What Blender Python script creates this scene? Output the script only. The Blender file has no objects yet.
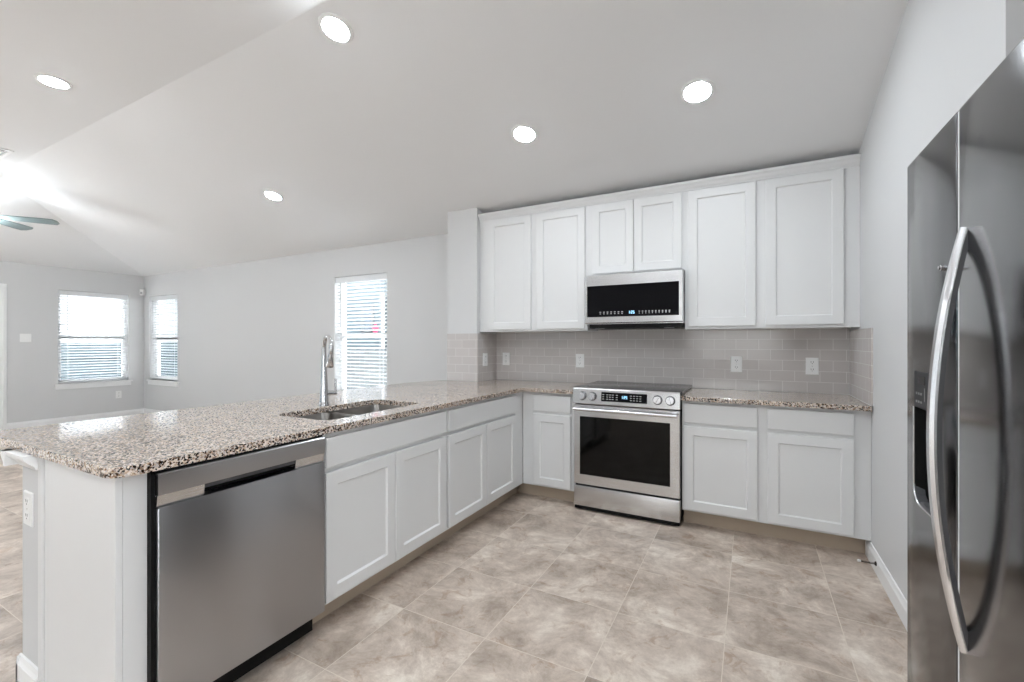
import bpy, bmesh, math, random
from mathutils import Vector, Matrix

random.seed(7)
S = bpy.context.scene
COL = S.collection

# ------------------------------------------------------------------ camera
F_PX, YAW = 446.38, 28.084
cam_d = bpy.data.cameras.new('camera')
cam_d.sensor_width = 36.0
cam_d.lens = F_PX / 1024 * 36.0
cam_d.shift_y = 1.3 / 1024
cam_d.clip_start = 0.05
cam = bpy.data.objects.new('camera', cam_d)
COL.objects.link(cam)
cam.location = (0, 0, 1.2606)
cam.rotation_euler = (math.radians(90), 0, math.radians(YAW))
S.camera = cam

# ------------------------------------------------------------------ sky, exposure
SKY = 13.0         # bright overcast daylight
LAMP = 165.0       # downlight lens radiance
FAN_LAMP = 88.0
w = bpy.data.worlds.new('world')
S.world = w
w.use_nodes = True
w.node_tree.nodes['Background'].inputs[0].default_value = (0.93, 0.97, 1.0, 1)
w.node_tree.nodes['Background'].inputs[1].default_value = SKY
S.view_settings.view_transform = 'Standard'
S.view_settings.look = 'None'
S.view_settings.exposure = 0.23
S.view_settings.gamma = 1.0
S.view_settings.use_curve_mapping = False

# ------------------------------------------------------------------ materials
def lin(r, g, b):
    f = lambda c: (c / 255 / 12.92) if c / 255 <= .04045 else ((c / 255 + .055) / 1.055) ** 2.4
    return (f(r), f(g), f(b), 1)

def mat(name, color, rough=.5, metal=0.0, spec=.5, coat=0.0, emit=0.0, emit_color=None):
    m = bpy.data.materials.new(name)
    m.use_nodes = True
    b = m.node_tree.nodes['Principled BSDF']
    b.inputs['Base Color'].default_value = color if len(color) == 4 else (*color, 1)
    b.inputs['Roughness'].default_value = rough
    b.inputs['Metallic'].default_value = metal
    b.inputs['Specular IOR Level'].default_value = spec
    if coat:
        b.inputs['Coat Weight'].default_value = coat
        b.inputs['Coat Roughness'].default_value = .05
    if emit:
        b.inputs['Emission Color'].default_value = emit_color or (1, 1, 1, 1)
        b.inputs['Emission Strength'].default_value = emit
    return m

def nodes(m):
    nt = m.node_tree
    return nt, nt.nodes, nt.links, nt.nodes['Principled BSDF']

def N(nt, kind, **kw):
    n = nt.nodes.new(kind)
    for k, v in kw.items():
        setattr(n, k, v)
    return n

def ramp(nt, stops, interp='LINEAR'):
    r = nt.nodes.new('ShaderNodeValToRGB')
    cr = r.color_ramp
    cr.interpolation = interp
    while len(cr.elements) > 1:
        cr.elements.remove(cr.elements[-1])
    cr.elements[0].position, cr.elements[0].color = stops[0]
    for p, c in stops[1:]:
        e = cr.elements.new(p)
        e.color = c
    return r

def paint(name, color, rough=.6, bump=.02, scale=180):
    m = mat(name, color, rough, spec=.3)
    nt, ns, ls, b = nodes(m)
    tc = N(nt, 'ShaderNodeTexCoord')
    nz = N(nt, 'ShaderNodeTexNoise')
    nz.inputs['Scale'].default_value = scale
    bp = N(nt, 'ShaderNodeBump')
    bp.inputs['Strength'].default_value = bump
    bp.inputs['Distance'].default_value = .002
    ls.new(tc.outputs['Object'], nz.inputs['Vector'])
    ls.new(nz.outputs['Fac'], bp.inputs['Height'])
    ls.new(bp.outputs['Normal'], b.inputs['Normal'])
    return m

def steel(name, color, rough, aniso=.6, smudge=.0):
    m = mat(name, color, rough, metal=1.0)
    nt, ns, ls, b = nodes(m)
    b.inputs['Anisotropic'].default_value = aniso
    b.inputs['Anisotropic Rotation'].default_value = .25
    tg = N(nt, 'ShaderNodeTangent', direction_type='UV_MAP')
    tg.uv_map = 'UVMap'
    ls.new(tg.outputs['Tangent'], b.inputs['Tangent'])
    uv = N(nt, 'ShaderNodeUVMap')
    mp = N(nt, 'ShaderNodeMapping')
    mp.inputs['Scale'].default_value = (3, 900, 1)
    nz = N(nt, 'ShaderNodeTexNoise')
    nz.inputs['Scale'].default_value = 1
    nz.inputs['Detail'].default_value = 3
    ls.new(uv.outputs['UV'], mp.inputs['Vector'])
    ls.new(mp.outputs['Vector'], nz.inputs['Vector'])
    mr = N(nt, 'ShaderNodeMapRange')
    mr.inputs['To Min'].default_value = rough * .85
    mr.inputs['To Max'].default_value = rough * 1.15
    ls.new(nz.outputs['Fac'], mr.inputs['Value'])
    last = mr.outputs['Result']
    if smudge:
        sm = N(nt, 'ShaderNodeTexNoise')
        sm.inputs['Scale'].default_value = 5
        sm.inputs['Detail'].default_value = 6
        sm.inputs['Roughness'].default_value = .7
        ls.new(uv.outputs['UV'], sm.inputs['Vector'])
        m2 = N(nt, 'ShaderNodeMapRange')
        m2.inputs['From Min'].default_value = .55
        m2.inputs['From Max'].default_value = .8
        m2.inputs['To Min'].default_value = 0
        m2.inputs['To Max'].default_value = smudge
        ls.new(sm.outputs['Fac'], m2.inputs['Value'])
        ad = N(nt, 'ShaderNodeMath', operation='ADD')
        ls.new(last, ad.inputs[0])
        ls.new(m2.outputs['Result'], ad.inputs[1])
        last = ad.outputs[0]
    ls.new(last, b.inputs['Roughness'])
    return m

M = {}
M['wall'] = paint('wall_paint', (.66, .66, .662, 1), .7)
M['ceiling'] = paint('ceiling_paint', (.84, .84, .845, 1), .85, .05, 90)
M['alcoveshade'] = paint('alcove_shade_tone', lin(146, 125, 106), .8, .6, 60)  # recess shade put into the wall colour as a brown tone
M['trim'] = mat('white_trim', (.88, .88, .88, 1), .4)
M['cabinet'] = mat('cabinet_white', (.735, .735, .735, 1), .38)
M['toe'] = mat('toe_kick_wood', lin(184, 168, 150), .6)
M['plastic'] = mat('white_plastic', (.86, .86, .85, 1), .35)
M['dark'] = mat('dark_slot', (.03, .03, .03, 1), .5)
M['black'] = mat('black_plastic', (.006, .006, .006, 1), .6, spec=.15)
M['blackglass'] = mat('black_glass', (.004, .004, .005, 1), .04, spec=.14)
M['ovenglass'] = mat('oven_glass', (.003, .003, .003, 1), .06, spec=.25)
M['cooktop'] = mat('cooktop_glass', (.03, .03, .032, 1), .12, spec=.6)
M['steel'] = steel('brushed_steel', (.66, .66, .665, 1), .26, .55)
M['dwsteel'] = steel('dishwasher_steel', (.40, .40, .41, 1), .30, .7)
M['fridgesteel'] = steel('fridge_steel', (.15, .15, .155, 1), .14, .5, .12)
M['handle'] = mat('satin_handle', (.72, .72, .74, 1), .25, metal=1)
M['sinksteel'] = mat('sink_steel', (.30, .285, .27, 1), .30, metal=1)
M['chrome'] = mat('nickel', (.62, .62, .63, 1), .12, metal=1)
M['darkgrey'] = mat('dark_grey', (.07, .07, .075, 1), .4)
M['icon'] = mat('icon_print', (.55, .55, .55, 1), .5)
M['digit'] = mat('display_digits', (.2, .5, .8, 1), .5, emit=1.6, emit_color=(.45, .8, 1, 1))
M['dimprint'] = mat('dim_print', (.22, .22, .22, 1), .5)
M['lens'] = mat('lamp_lens', (1, 1, 1, 1), .4, emit=LAMP, emit_color=(.875, .945, 1, 1))
M['fanlens'] = mat('fan_lamp_glass', (1, 1, 1, 1), .4, emit=FAN_LAMP, emit_color=(.89, .95, 1, 1))
M['blade'] = mat('fan_blade', lin(112, 126, 126), .4)
M['slat'] = mat('blind_slat', (.84, .85, .86, 1), .4)
M['siding'] = None
M['cream'] = mat('cream_wall', (.36, .37, .38, 1), .7)
M['dispanel'] = mat('dispenser_plastic', (.028, .028, .03, 1), .5, spec=.3)
M['pink'] = mat('pink_sticker', lin(225, 90, 130), .6)
M['outside'] = mat('pale_concrete', (.62, .61, .59, 1), .8)
M['houseglass'] = mat('house_window', (.08, .10, .12, 1), .2)
M['whiteout'] = mat('pale_grey_wood', (.085, .095, .10, 1), .6)
M['grid'] = mat('vent_grey', (.45, .45, .46, 1), .5)
M['blackmetal'] = mat('dark_metal', (.05, .04, .035, 1), .35, metal=.6)

# slats let a little daylight through
nt, ns, ls, b = nodes(M['slat'])
tr = N(nt, 'ShaderNodeBsdfTranslucent')
tr.inputs['Color'].default_value = (.9, .92, .94, 1)
mx = N(nt, 'ShaderNodeMixShader')
mx.inputs['Fac'].default_value = .15
ls.new(b.outputs[0], mx.inputs[1])
ls.new(tr.outputs[0], mx.inputs[2])
ls.new(mx.outputs[0], ns['Material Output'].inputs['Surface'])

# window glass: see-through with a Fresnel gloss
M['glass'] = bpy.data.materials.new('window_glass')
M['glass'].use_nodes = True
nt = M['glass'].node_tree
nt.nodes.remove(nt.nodes['Principled BSDF'])
t_ = N(nt, 'ShaderNodeBsdfTransparent')
t_.inputs['Color'].default_value = (.95, .955, .96, 1)
g_ = N(nt, 'ShaderNodeBsdfGlossy')
g_.inputs['Roughness'].default_value = 0.0
lw = N(nt, 'ShaderNodeLayerWeight')
pw = N(nt, 'ShaderNodeMath', operation='POWER')
pw.inputs[1].default_value = 5
fr = N(nt, 'ShaderNodeMath', operation='MULTIPLY_ADD')
fr.inputs[1].default_value = .9
fr.inputs[2].default_value = .03
nt.links.new(lw.outputs['Facing'], pw.inputs[0])
nt.links.new(pw.outputs[0], fr.inputs[0])
mx = N(nt, 'ShaderNodeMixShader')
nt.links.new(fr.outputs[0], mx.inputs['Fac'])
nt.links.new(t_.outputs[0], mx.inputs[1])
nt.links.new(g_.outputs[0], mx.inputs[2])
nt.links.new(mx.outputs[0], nt.nodes['Material Output'].inputs['Surface'])

# granite
m = M['granite'] = mat('granite', (.5, .45, .4, 1), .07, spec=.5)
nt, ns, ls, b = nodes(m)
tc = N(nt, 'ShaderNodeTexCoord')
v1 = N(nt, 'ShaderNodeTexVoronoi')
v1.inputs['Scale'].default_value = 185
wob = N(nt, 'ShaderNodeTexNoise')
wob.inputs['Scale'].default_value = 160
wob.inputs['Detail'].default_value = 2
va = N(nt, 'ShaderNodeVectorMath', operation='MULTIPLY_ADD')
va.inputs[1].default_value = (.008, .008, .008)
ls.new(tc.outputs['Object'], wob.inputs['Vector'])
ls.new(wob.outputs['Color'], va.inputs[0])
ls.new(tc.outputs['Object'], va.inputs[2])
ls.new(va.outputs['Vector'], v1.inputs['Vector'])
sp = N(nt, 'ShaderNodeSeparateColor')
ls.new(v1.outputs['Color'], sp.inputs['Color'])
big = N(nt, 'ShaderNodeTexNoise')
big.inputs['Scale'].default_value = 22
big.inputs['Detail'].default_value = 3
ls.new(tc.outputs['Object'], big.inputs['Vector'])
mm = N(nt, 'ShaderNodeMath', operation='MULTIPLY_ADD')
mm.inputs[1].default_value = .55
ls.new(big.outputs['Fac'], mm.inputs[0])
m3 = N(nt, 'ShaderNodeMath', operation='SUBTRACT')
m3.inputs[1].default_value = .28
ls.new(sp.outputs['Red'], mm.inputs[2])
ls.new(mm.outputs[0], m3.inputs[0])
rp = ramp(nt, [(0, lin(24, 19, 17)), (.18, lin(66, 47, 37)), (.28, lin(134, 108, 88)), (.37, lin(184, 160, 138)),
               (.46, lin(210, 194, 178)), (.64, lin(190, 182, 178)), (.78, lin(224, 213, 204)), (.93, lin(160, 146, 138))], 'CONSTANT')
ls.new(m3.outputs[0], rp.inputs['Fac'])
ls.new(rp.outputs['Color'], b.inputs['Base Color'])

# floor tile
m = M['floor'] = mat('floor_tile', (.4, .35, .3, 1), .38, spec=.4)
nt, ns, ls, b = nodes(m)
tc = N(nt, 'ShaderNodeTexCoord')
mp = N(nt, 'ShaderNodeMapping')
PX_, PY_ = .4505, .4445
mp.inputs['Location'].default_value = (-(-.545 - 40 * PX_), -(2.068 - 30 * PY_), 0)
ls.new(tc.outputs['Object'], mp.inputs['Vector'])
br = N(nt, 'ShaderNodeTexBrick')
br.offset = 0.0
br.squash = 1.0
br.inputs['Color1'].default_value = (0, 0, 0, 1)
br.inputs['Color2'].default_value = (1, 1, 1, 1)
br.inputs['Mortar'].default_value = (.5, .5, .5, 1)
br.inputs['Scale'].default_value = 1
br.inputs['Mortar Size'].default_value = .0017
br.inputs['Mortar Smooth'].default_value = .1
br.inputs['Brick Width'].default_value = PX_
br.inputs['Row Height'].default_value = PY_
ls.new(mp.outputs['Vector'], br.inputs['Vector'])
off = N(nt, 'ShaderNodeVectorMath', operation='MULTIPLY_ADD')
off.inputs[1].default_value = (9, 7, 5)
ls.new(br.outputs['Color'], off.inputs[0])
ls.new(tc.outputs['Object'], off.inputs[2])
n1 = N(nt, 'ShaderNodeTexNoise')
n1.inputs['Scale'].default_value = 3.4
n1.inputs['Detail'].default_value = 11
n1.inputs['Roughness'].default_value = .74
n1.inputs['Distortion'].default_value = .35
ls.new(off.outputs['Vector'], n1.inputs['Vector'])
r1 = ramp(nt, [(.30, lin(136, 121, 108)), (.43, lin(172, 157, 144)), (.53, lin(196, 181, 168)), (.61, lin(216, 204, 191)), (.70, lin(234, 225, 214))])
ls.new(n1.outputs['Fac'], r1.inputs['Fac'])
n2 = N(nt, 'ShaderNodeTexNoise')
n2.inputs['Scale'].default_value = 11
n2.inputs['Detail'].default_value = 7
n2.inputs['Roughness'].default_value = .7
n2.inputs['Distortion'].default_value = .8
ls.new(off.outputs['Vector'], n2.inputs['Vector'])
r2 = ramp(nt, [(.34, lin(222, 208, 196)), (.46, (1, 1, 1, 1)), (.64, (1, 1, 1, 1)), (.74, lin(255, 252, 246))])
ls.new(n2.outputs['Fac'], r2.inputs['Fac'])
mul = N(nt, 'ShaderNodeMix', data_type='RGBA', blend_type='MULTIPLY')
mul.inputs['Factor'].default_value = .8
ls.new(r1.outputs['Color'], mul.inputs['A'])
ls.new(r2.outputs['Color'], mul.inputs['B'])
gm = N(nt, 'ShaderNodeMix', data_type='RGBA')
gm.inputs['B'].default_value = lin(212, 201, 187)
ls.new(br.outputs['Fac'], gm.inputs['Factor'])
ls.new(mul.outputs['Result'], gm.inputs['A'])
ls.new(gm.outputs['Result'], b.inputs['Base Color'])
bp = N(nt, 'ShaderNodeBump')
bp.inputs['Strength'].default_value = .25
bp.inputs['Distance'].default_value = .002
bp.invert = True
ls.new(br.outputs['Fac'], bp.inputs['Height'])
ls.new(bp.outputs['Normal'], b.inputs['Normal'])

# backsplash tile (3x6 inch running bond)
m = M['tile'] = mat('backsplash_tile', (.3, .28, .27, 1), .12, spec=.5)
nt, ns, ls, b = nodes(m)
uv = N(nt, 'ShaderNodeUVMap')
mp = N(nt, 'ShaderNodeMapping')
mp.inputs['Location'].default_value = (.02, -.897 + .0773 * 20, 0)
ls.new(uv.outputs['UV'], mp.inputs['Vector'])
br = N(nt, 'ShaderNodeTexBrick')
br.offset = .5
br.squash = 1
br.inputs['Color1'].default_value = lin(196, 190, 187)
br.inputs['Color2'].default_value = lin(202, 196, 193)
br.inputs['Mortar'].default_value = lin(226, 223, 220)
br.inputs['Scale'].default_value = 1
br.inputs['Mortar Size'].default_value = .0016
br.inputs['Mortar Smooth'].default_value = .1
br.inputs['Brick Width'].default_value = .1535
br.inputs['Row Height'].default_value = .0773
ls.new(mp.outputs['Vector'], br.inputs['Vector'])
ls.new(br.outputs['Color'], b.inputs['Base Color'])
bp = N(nt, 'ShaderNodeBump')
bp.inputs['Strength'].default_value = .4
bp.inputs['Distance'].default_value = .0015
bp.invert = True
ls.new(br.outputs['Fac'], bp.inputs['Height'])
ls.new(bp.outputs['Normal'], b.inputs['Normal'])

# lap siding of the neighbouring house
m = M['siding'] = mat('lap_siding', lin(62, 76, 83), .7)
nt, ns, ls, b = nodes(m)
uv = N(nt, 'ShaderNodeUVMap')
wv = N(nt, 'ShaderNodeTexWave', wave_type='BANDS', bands_direction='Y', wave_profile='SAW')
wv.inputs['Scale'].default_value = 1.6
ls.new(uv.outputs['UV'], wv.inputs['Vector'])
bp = N(nt, 'ShaderNodeBump')
bp.inputs['Strength'].default_value = .6
bp.inputs['Distance'].default_value = .02
ls.new(wv.outputs['Fac'], bp.inputs['Height'])
ls.new(bp.outputs['Normal'], b.inputs['Normal'])

# ------------------------------------------------------------------ mesh builder
ORG = {}

class MB:
    """collects shapes into one mesh; Mx maps local shape coordinates to the world"""
    def __init__(s, Mx=None):
        s.bm = bmesh.new()
        s.M = Mx or Matrix.Identity(4)

    def v(s, p):
        return s.bm.verts.new(s.M @ Vector(p))

    def face(s, vs):
        try:
            return s.bm.faces.new(vs)
        except ValueError:
            return None

    def loft(s, rings, cap0=True, cap1=True, closed=True):
        R = [[s.v(p) for p in r] for r in rings]
        n = len(R[0])
        for a, b_ in zip(R, R[1:]):
            for i in range(n if closed else n - 1):
                j = (i + 1) % n
                s.face([a[i], a[j], b_[j], b_[i]])
        if cap0:
            s.face(R[0][::-1])
        if cap1:
            s.face(R[-1])
        return s

    def box(s, x0, x1, y0, y1, z0, z1, bev=0.0):
        if bev <= 0:
            return s.loft([[(x0, y0, z), (x1, y0, z), (x1, y1, z), (x0, y1, z)] for z in (z0, z1)])
        tmp = bmesh.new()
        bmesh.ops.create_cube(tmp, size=1)
        for v in tmp.verts:
            v.co = Vector(((x0 + x1) / 2 + v.co.x * (x1 - x0), (y0 + y1) / 2 + v.co.y * (y1 - y0), (z0 + z1) / 2 + v.co.z * (z1 - z0)))
        bmesh.ops.bevel(tmp, geom=list(tmp.edges), offset=bev, segments=2, profile=.5, affect='EDGES')
        mp_ = {v: s.v(v.co) for v in tmp.verts}
        for f in tmp.faces:
            s.face([mp_[v] for v in f.verts])
        tmp.free()
        return s

    def lathe(s, prof, c=(0, 0, 0), axis='Z', n=24, cap=True):
        c = Vector(c)
        rings = []
        for r, h in prof:
            ring = []
            for i in range(n):
                a = 2 * math.pi * i / n
                p = {'Z': (r * math.cos(a), r * math.sin(a), h), 'Y': (r * math.cos(a), h, r * math.sin(a)), 'X': (h, r * math.cos(a), r * math.sin(a))}[axis]
                ring.append(c + Vector(p))
            rings.append(ring)
        return s.loft(rings, cap, cap)

    def tube(s, pts, rad, n=12, rb=None, up=None):
        """rad may be a list; rb gives the second half-width of an elliptical section"""
        pts = [Vector(p) for p in pts]
        rings = []
        prev = None
        for i, p in enumerate(pts):
            t = (pts[min(i + 1, len(pts) - 1)] - pts[max(i - 1, 0)]).normalized()
            if prev is None:
                ref = Vector(up) if up else (Vector((0, 0, 1)) if abs(t.z) < .9 else Vector((1, 0, 0)))
                a = (ref - t * ref.dot(t)).normalized()
            else:
                a = (prev - t * prev.dot(t)).normalized()
            prev = a
            b_ = t.cross(a)
            r = rad[i] if isinstance(rad, (list, tuple)) else rad
            q = rb if rb else r
            rings.append([p + a * (r * math.cos(2 * math.pi * k / n)) + b_ * (q * math.sin(2 * math.pi * k / n)) for k in range(n)])
        return s.loft(rings)

    def prism(s, poly, a0, a1, plane='XY'):
        f = {'XY': lambda p, h: (p[0], p[1], h), 'XZ': lambda p, h: (p[0], h, p[1]), 'YZ': lambda p, h: (h, p[0], p[1])}[plane]
        return s.loft([[f(p, h) for p in poly] for h in (a0, a1)])

    def build(s, name, m, parent=None, smooth=None, kind=None):
        bm = s.bm
        bmesh.ops.recalc_face_normals(bm, faces=bm.faces)
        org = ORG.get(parent.name, Vector()) if parent else Vector()
        uvl = bm.loops.layers.uv.new('UVMap')
        for f in bm.faces:
            n = f.normal
            ax = max(range(3), key=lambda i: abs(n[i]))
            for l in f.loops:
                p = l.vert.co
                l[uvl].uv = (p.y, p.z) if ax == 0 else ((p.x, p.z) if ax == 1 else (p.x, p.y))
        for v in bm.verts:
            v.co -= org
        me = bpy.data.meshes.new(name)
        bm.to_mesh(me)
        bm.free()
        me.materials.append(m)
        if smooth is not None:
            me.shade_smooth()
            me.set_sharp_from_angle(angle=math.radians(smooth))
        o = bpy.data.objects.new(name, me)
        COL.objects.link(o)
        if parent:
            o.parent = parent
            ORG[o.name] = org
        else:
            ORG[o.name] = Vector()
        if kind:
            o['kind'] = kind
        return o

def thing(name, label, cat, loc=(0, 0, 0), group=None):
    o = bpy.data.objects.new(name, None)
    o.empty_display_size = .1
    COL.objects.link(o)
    o.location = loc
    ORG[o.name] = Vector(loc)
    return tag(o, label, cat, group)

def tag(o, label, cat, group=None):
    o['label'] = label
    o['category'] = cat
    if group:
        o['group'] = group
    return o

def struct(name, mb, m, parent=None, smooth=None):
    return mb.build(name, m, parent, smooth, kind='structure')

def copy_tree(o, parent=None):
    c = o.copy()
    COL.objects.link(c)
    if parent:
        c.parent = parent
    for ch in list(o.children):
        copy_tree(ch, c)
    return c

def back_face(y):   # local (u, d, z): u = world X, d = out of the wall towards -Y
    return Matrix(((1, 0, 0, 0), (0, -1, 0, y), (0, 0, 1, 0), (0, 0, 0, 1)))

def pen_face(x):    # u = world Y, d = out towards +X
    return Matrix(((0, 1, 0, x), (1, 0, 0, 0), (0, 0, 1, 0), (0, 0, 0, 1)))

def rrect(x0, x1, y0, y1, r, n=6):
    pts = []
    for cx, cy, a0 in ((x1 - r, y0 + r, -90), (x1 - r, y1 - r, 0), (x0 + r, y1 - r, 90), (x0 + r, y0 + r, 180)):
        for i in range(n + 1):
            a = math.radians(a0 + 90 * i / n)
            pts.append((cx + r * math.cos(a), cy + r * math.sin(a)))
    return pts

# ------------------------------------------------------------------ room dimensions
XL, XR, YB, YR = -9.35, .618, 3.86, -3.2      # living wall, kitchen right wall, back wall, rear wall
ZC, ZE, YC, XC = 3.047, 2.415, 1.605, -7.09   # flat ceiling, eaves height, crease lines
KS = (ZC - ZE) / (YB - YC)
YF, XF = 3.25, -1.635                         # face-frame planes: back run, peninsula
ZT = .897                                     # worktop

# floor and ceiling
struct('floor', MB().box(XL - .15, 1.5, YR - .15, YB + .15, -.12, 0), M['floor'])

def ceil_panel(mb, pts):
    mb.loft([[(x, y, z) for x, y, z in pts], [(x, y, z + .12) for x, y, z in pts]])
mb = MB()
e = .14
zx = ZE - KS * e
zx2 = ZE - (ZC - ZE) / (XC - XL) * e
ceil_panel(mb, [(XC, YC, ZC), (1.5, YC, ZC), (1.5, YR - .14, ZC), (XC, YR - .14, ZC)])
ceil_panel(mb, [(XL - e, YB + e, zx), (1.5, YB + e, zx), (1.5, YC, ZC), (XC, YC, ZC)])
ceil_panel(mb, [(XL - e, YB + e, zx2), (XC, YC, ZC), (XC, YR - .14, ZC), (XL - e, YR - .14, zx2)])
struct('ceiling', mb, M['ceiling'])

# walls with openings
WT = .15
def wall(name, axis, pos, out, a0, a1, z1, holes, m=None):
    """axis 'Y': plane y = pos running along X; out = +1/-1 side the thickness grows to"""
    mb = MB()
    lo, hi = (pos, pos + WT) if out > 0 else (pos - WT, pos)
    us = sorted({a0, a1, *[h[0] for h in holes], *[h[1] for h in holes]})
    for u0, u1 in zip(us, us[1:]):
        hs = [h for h in holes if h[0] <= u0 + 1e-6 and h[1] >= u1 - 1e-6]
        segs = [(-.02, z1)]
        for h in hs:
            segs = [(-.02, h[2]), (h[3], z1)]
        for z0_, z1_ in segs:
            if z1_ - z0_ > .001:
                if axis == 'Y':
                    mb.box(u0, u1, lo, hi, z0_, z1_)
                else:
                    mb.box(lo, hi, u0, u1, z0_, z1_)
    return struct(name, mb, m or M['wall'])

W3 = (-4.56, -3.695, .60, 2.068)
W2 = (-9.16, -8.25, .62, 2.05)
W1 = (2.759, 3.64, .62, 2.066)
FILL_NW = (-.05, .25, .06, 2.2)  # unseen opening added to throw daylight on the peninsula doors
FILL_LW = (-2.8, -.4, .06, 2.2)  # unseen opening added to brighten the living area
D1 = (1.20, 2.155, 0, 2.03)
wall('wall_back', 'Y', YB, 1, XL - WT, 1.5, 2.7, [W3, W2])
wall('wall_left', 'X', XL, -1, YR, YB, 2.7, [W1, D1, FILL_LW])
FILL_RW = [(-9.0, -6.6, .06, 2.25), (-6.3, -3.9, .95, 2.25), (-1.15, .5, .95, 2.2)]  # unseen rear openings, invented and sized to let in fill daylight
wall('wall_rear', 'Y', YR, -1, XL - WT, 1.5, 3.2, FILL_RW)
mb = MB().box(XR, XR + .1, 1.717, YB + WT, -.02, 3.2)
struct('wall_right', mb, M['wall'])
wall('wall_right_near', 'X', XR, 1, YR - WT, .72, 3.2, [FILL_NW])
mb = MB()
mb.box(1.30, 1.42, .5, 1.95, -.02, 3.2).box(XR + .1, 1.31, 1.717, 1.83, -.02, 3.2).box(XR + .1, 1.31, .60, .72, -.02, 3.2)
struct('wall_alcove', mb, M['alcoveshade'])
# wing wall that ends the kitchen run, and the low wall behind the peninsula
SX0, SX1, SY = -2.575, -2.237, 3.505
struct('wall_wing', MB().box(SX0, SX1, SY, YB + .01, -.02, 2.62), M['wall'])
PX0, PX1, PY0 = -2.38, -2.207, .606
struct('wall_pony', MB().box(PX0, PX1, PY0, SY + .02, -.02, .866), M['wall'])

# crown strip under the counter and baseboards of the low wall
mb = MB()
prof = [(0, .812), (.012, .812), (.016, .825), (.03, .838), (.042, .852), (.046, .866), (0, .866)]
mb.prism([(PY0 - d, z) for d, z in prof], PX0 - .046, PX1 + .0, 'YZ')
mb.prism([(PX0 - d, z) for d, z in prof], PY0 - .046, SY - .02, 'XZ')
struct('trim_1', mb, M['trim'])
bprof = [(0, 0), (.014, 0), (.014, .075), (.009, .088), (.006, .104), (0, .106)]
def baseboard(name, axis, pos, sgn, a0, a1):
    mb = MB()
    if axis == 'Y':
        mb.prism([(pos + sgn * d, z) for d, z in bprof], a0, a1, 'YZ')
    else:
        mb.prism([(pos + sgn * d, z) for d, z in bprof], a0, a1, 'XZ')
    return struct(name, mb, M['trim'])
baseboard('baseboard_right', 'X', XR, -1, 1.717, 3.335)
baseboard('baseboard_back', 'Y', YB, -1, XL, SX0)
baseboard('baseboard_left', 'X', XL, 1, D1[1] + .065, YB)
baseboard('baseboard_left_near', 'X', XL, 1, YR, D1[0] - .065)
mb = MB()
mb.prism([(PY0 - d, z) for d, z in bprof], PX0 - .014, PX1, 'YZ')
mb.prism([(PX0 - d, z) for d, z in bprof], PY0 - .014, SY, 'XZ')
struct('baseboard_pony', mb, M['trim'])

# backsplash tile
TT = .008
ZU = 1.358
struct('wall_tile_back', MB().box(SX1, XR, YB - TT, YB, ZT, ZU + .03), M['tile'])
struct('wall_tile_right', MB().box(XR - TT, XR, 3.215, YB - TT, ZT, 1.343), M['tile'])
mb = MB().box(SX0, SX1 + TT, SY - TT, SY, ZT, 1.343).box(SX1, SX1 + TT, SY, YB - TT, ZT, 1.343)
struct('wall_tile_wing', mb, M['tile'])

# ------------------------------------------------------------------ windows
def window(n, axis, pos, out, h, sill=True):
    """frame and sashes near the outer side of the wall, glass panes as children"""
    a0, a1, z0, z1 = h
    if axis == 'Y':
        Mx = Matrix(((1, 0, 0, 0), (0, out, 0, pos), (0, 0, 1, 0), (0, 0, 0, 1)))
    else:
        Mx = Matrix(((0, out, 0, pos), (1, 0, 0, 0), (0, 0, 1, 0), (0, 0, 0, 1)))
    zm = (z0 + z1) / 2 + .0
    fr_ = MB(Mx)
    d0, d1, wdt = .085, .145, .035
    fr_.box(a0, a0 + wdt, d0, d1, z0, z1).box(a1 - wdt, a1, d0, d1, z0, z1)
    fr_.box(a0, a1, d0, d1, z0, z0 + wdt).box(a0, a1, d0, d1, z1 - wdt, z1)
    root = struct('window_%d' % n, fr_, M['trim'])
    sm_ = MB(Mx)
    i0, i1 = a0 + wdt, a1 - wdt
    sm_.box(i0, i1, .092, .125, zm - .022, zm + .022)
    for zz0, zz1, dd in ((z0 + wdt, zm, .092), (zm, z1 - wdt, .108)):
        sm_.box(i0, i0 + .025, dd, dd + .02, zz0, zz1).box(i1 - .025, i1, dd, dd + .02, zz0, zz1)
        sm_.box(i0, i1, dd, dd + .02, zz0, zz0 + .025).box(i0, i1, dd, dd + .02, zz1 - .025, zz1)
    struct('window_sash', sm_, M['trim'], root)
    g = MB(Mx).box(i0 + .02, i1 - .02, .100, .104, z0 + wdt + .02, zm)
    g.box(i0 + .02, i1 - .02, .116, .120, zm, z1 - wdt - .02)
    struct('window_pane', g, M['glass'], root)
    if sill:
        s_ = MB(Mx)
        s_.box(a0 - .045, a1 + .045, -.03, .085, z0 - .022, z0, .004)
        s_.box(a0 - .03, a1 + .03, -.016, 0, z0 - .085, z0 - .022, .003)
        struct('window_sill', s_, M['trim'], root)
    return root
window(1, 'X', XL, -1, W1)
window(2, 'Y', YB, 1, W2)
window(3, 'Y', YB, 1, W3)
window(7, 'X', XL, -1, FILL_LW, False)  # windows from here on are unseen additions for fill daylight
window(8, 'X', XR, 1, FILL_NW, False)
for k, h in enumerate(FILL_RW):
    window(4 + k, 'Y', YR, -1, h, False)

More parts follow.
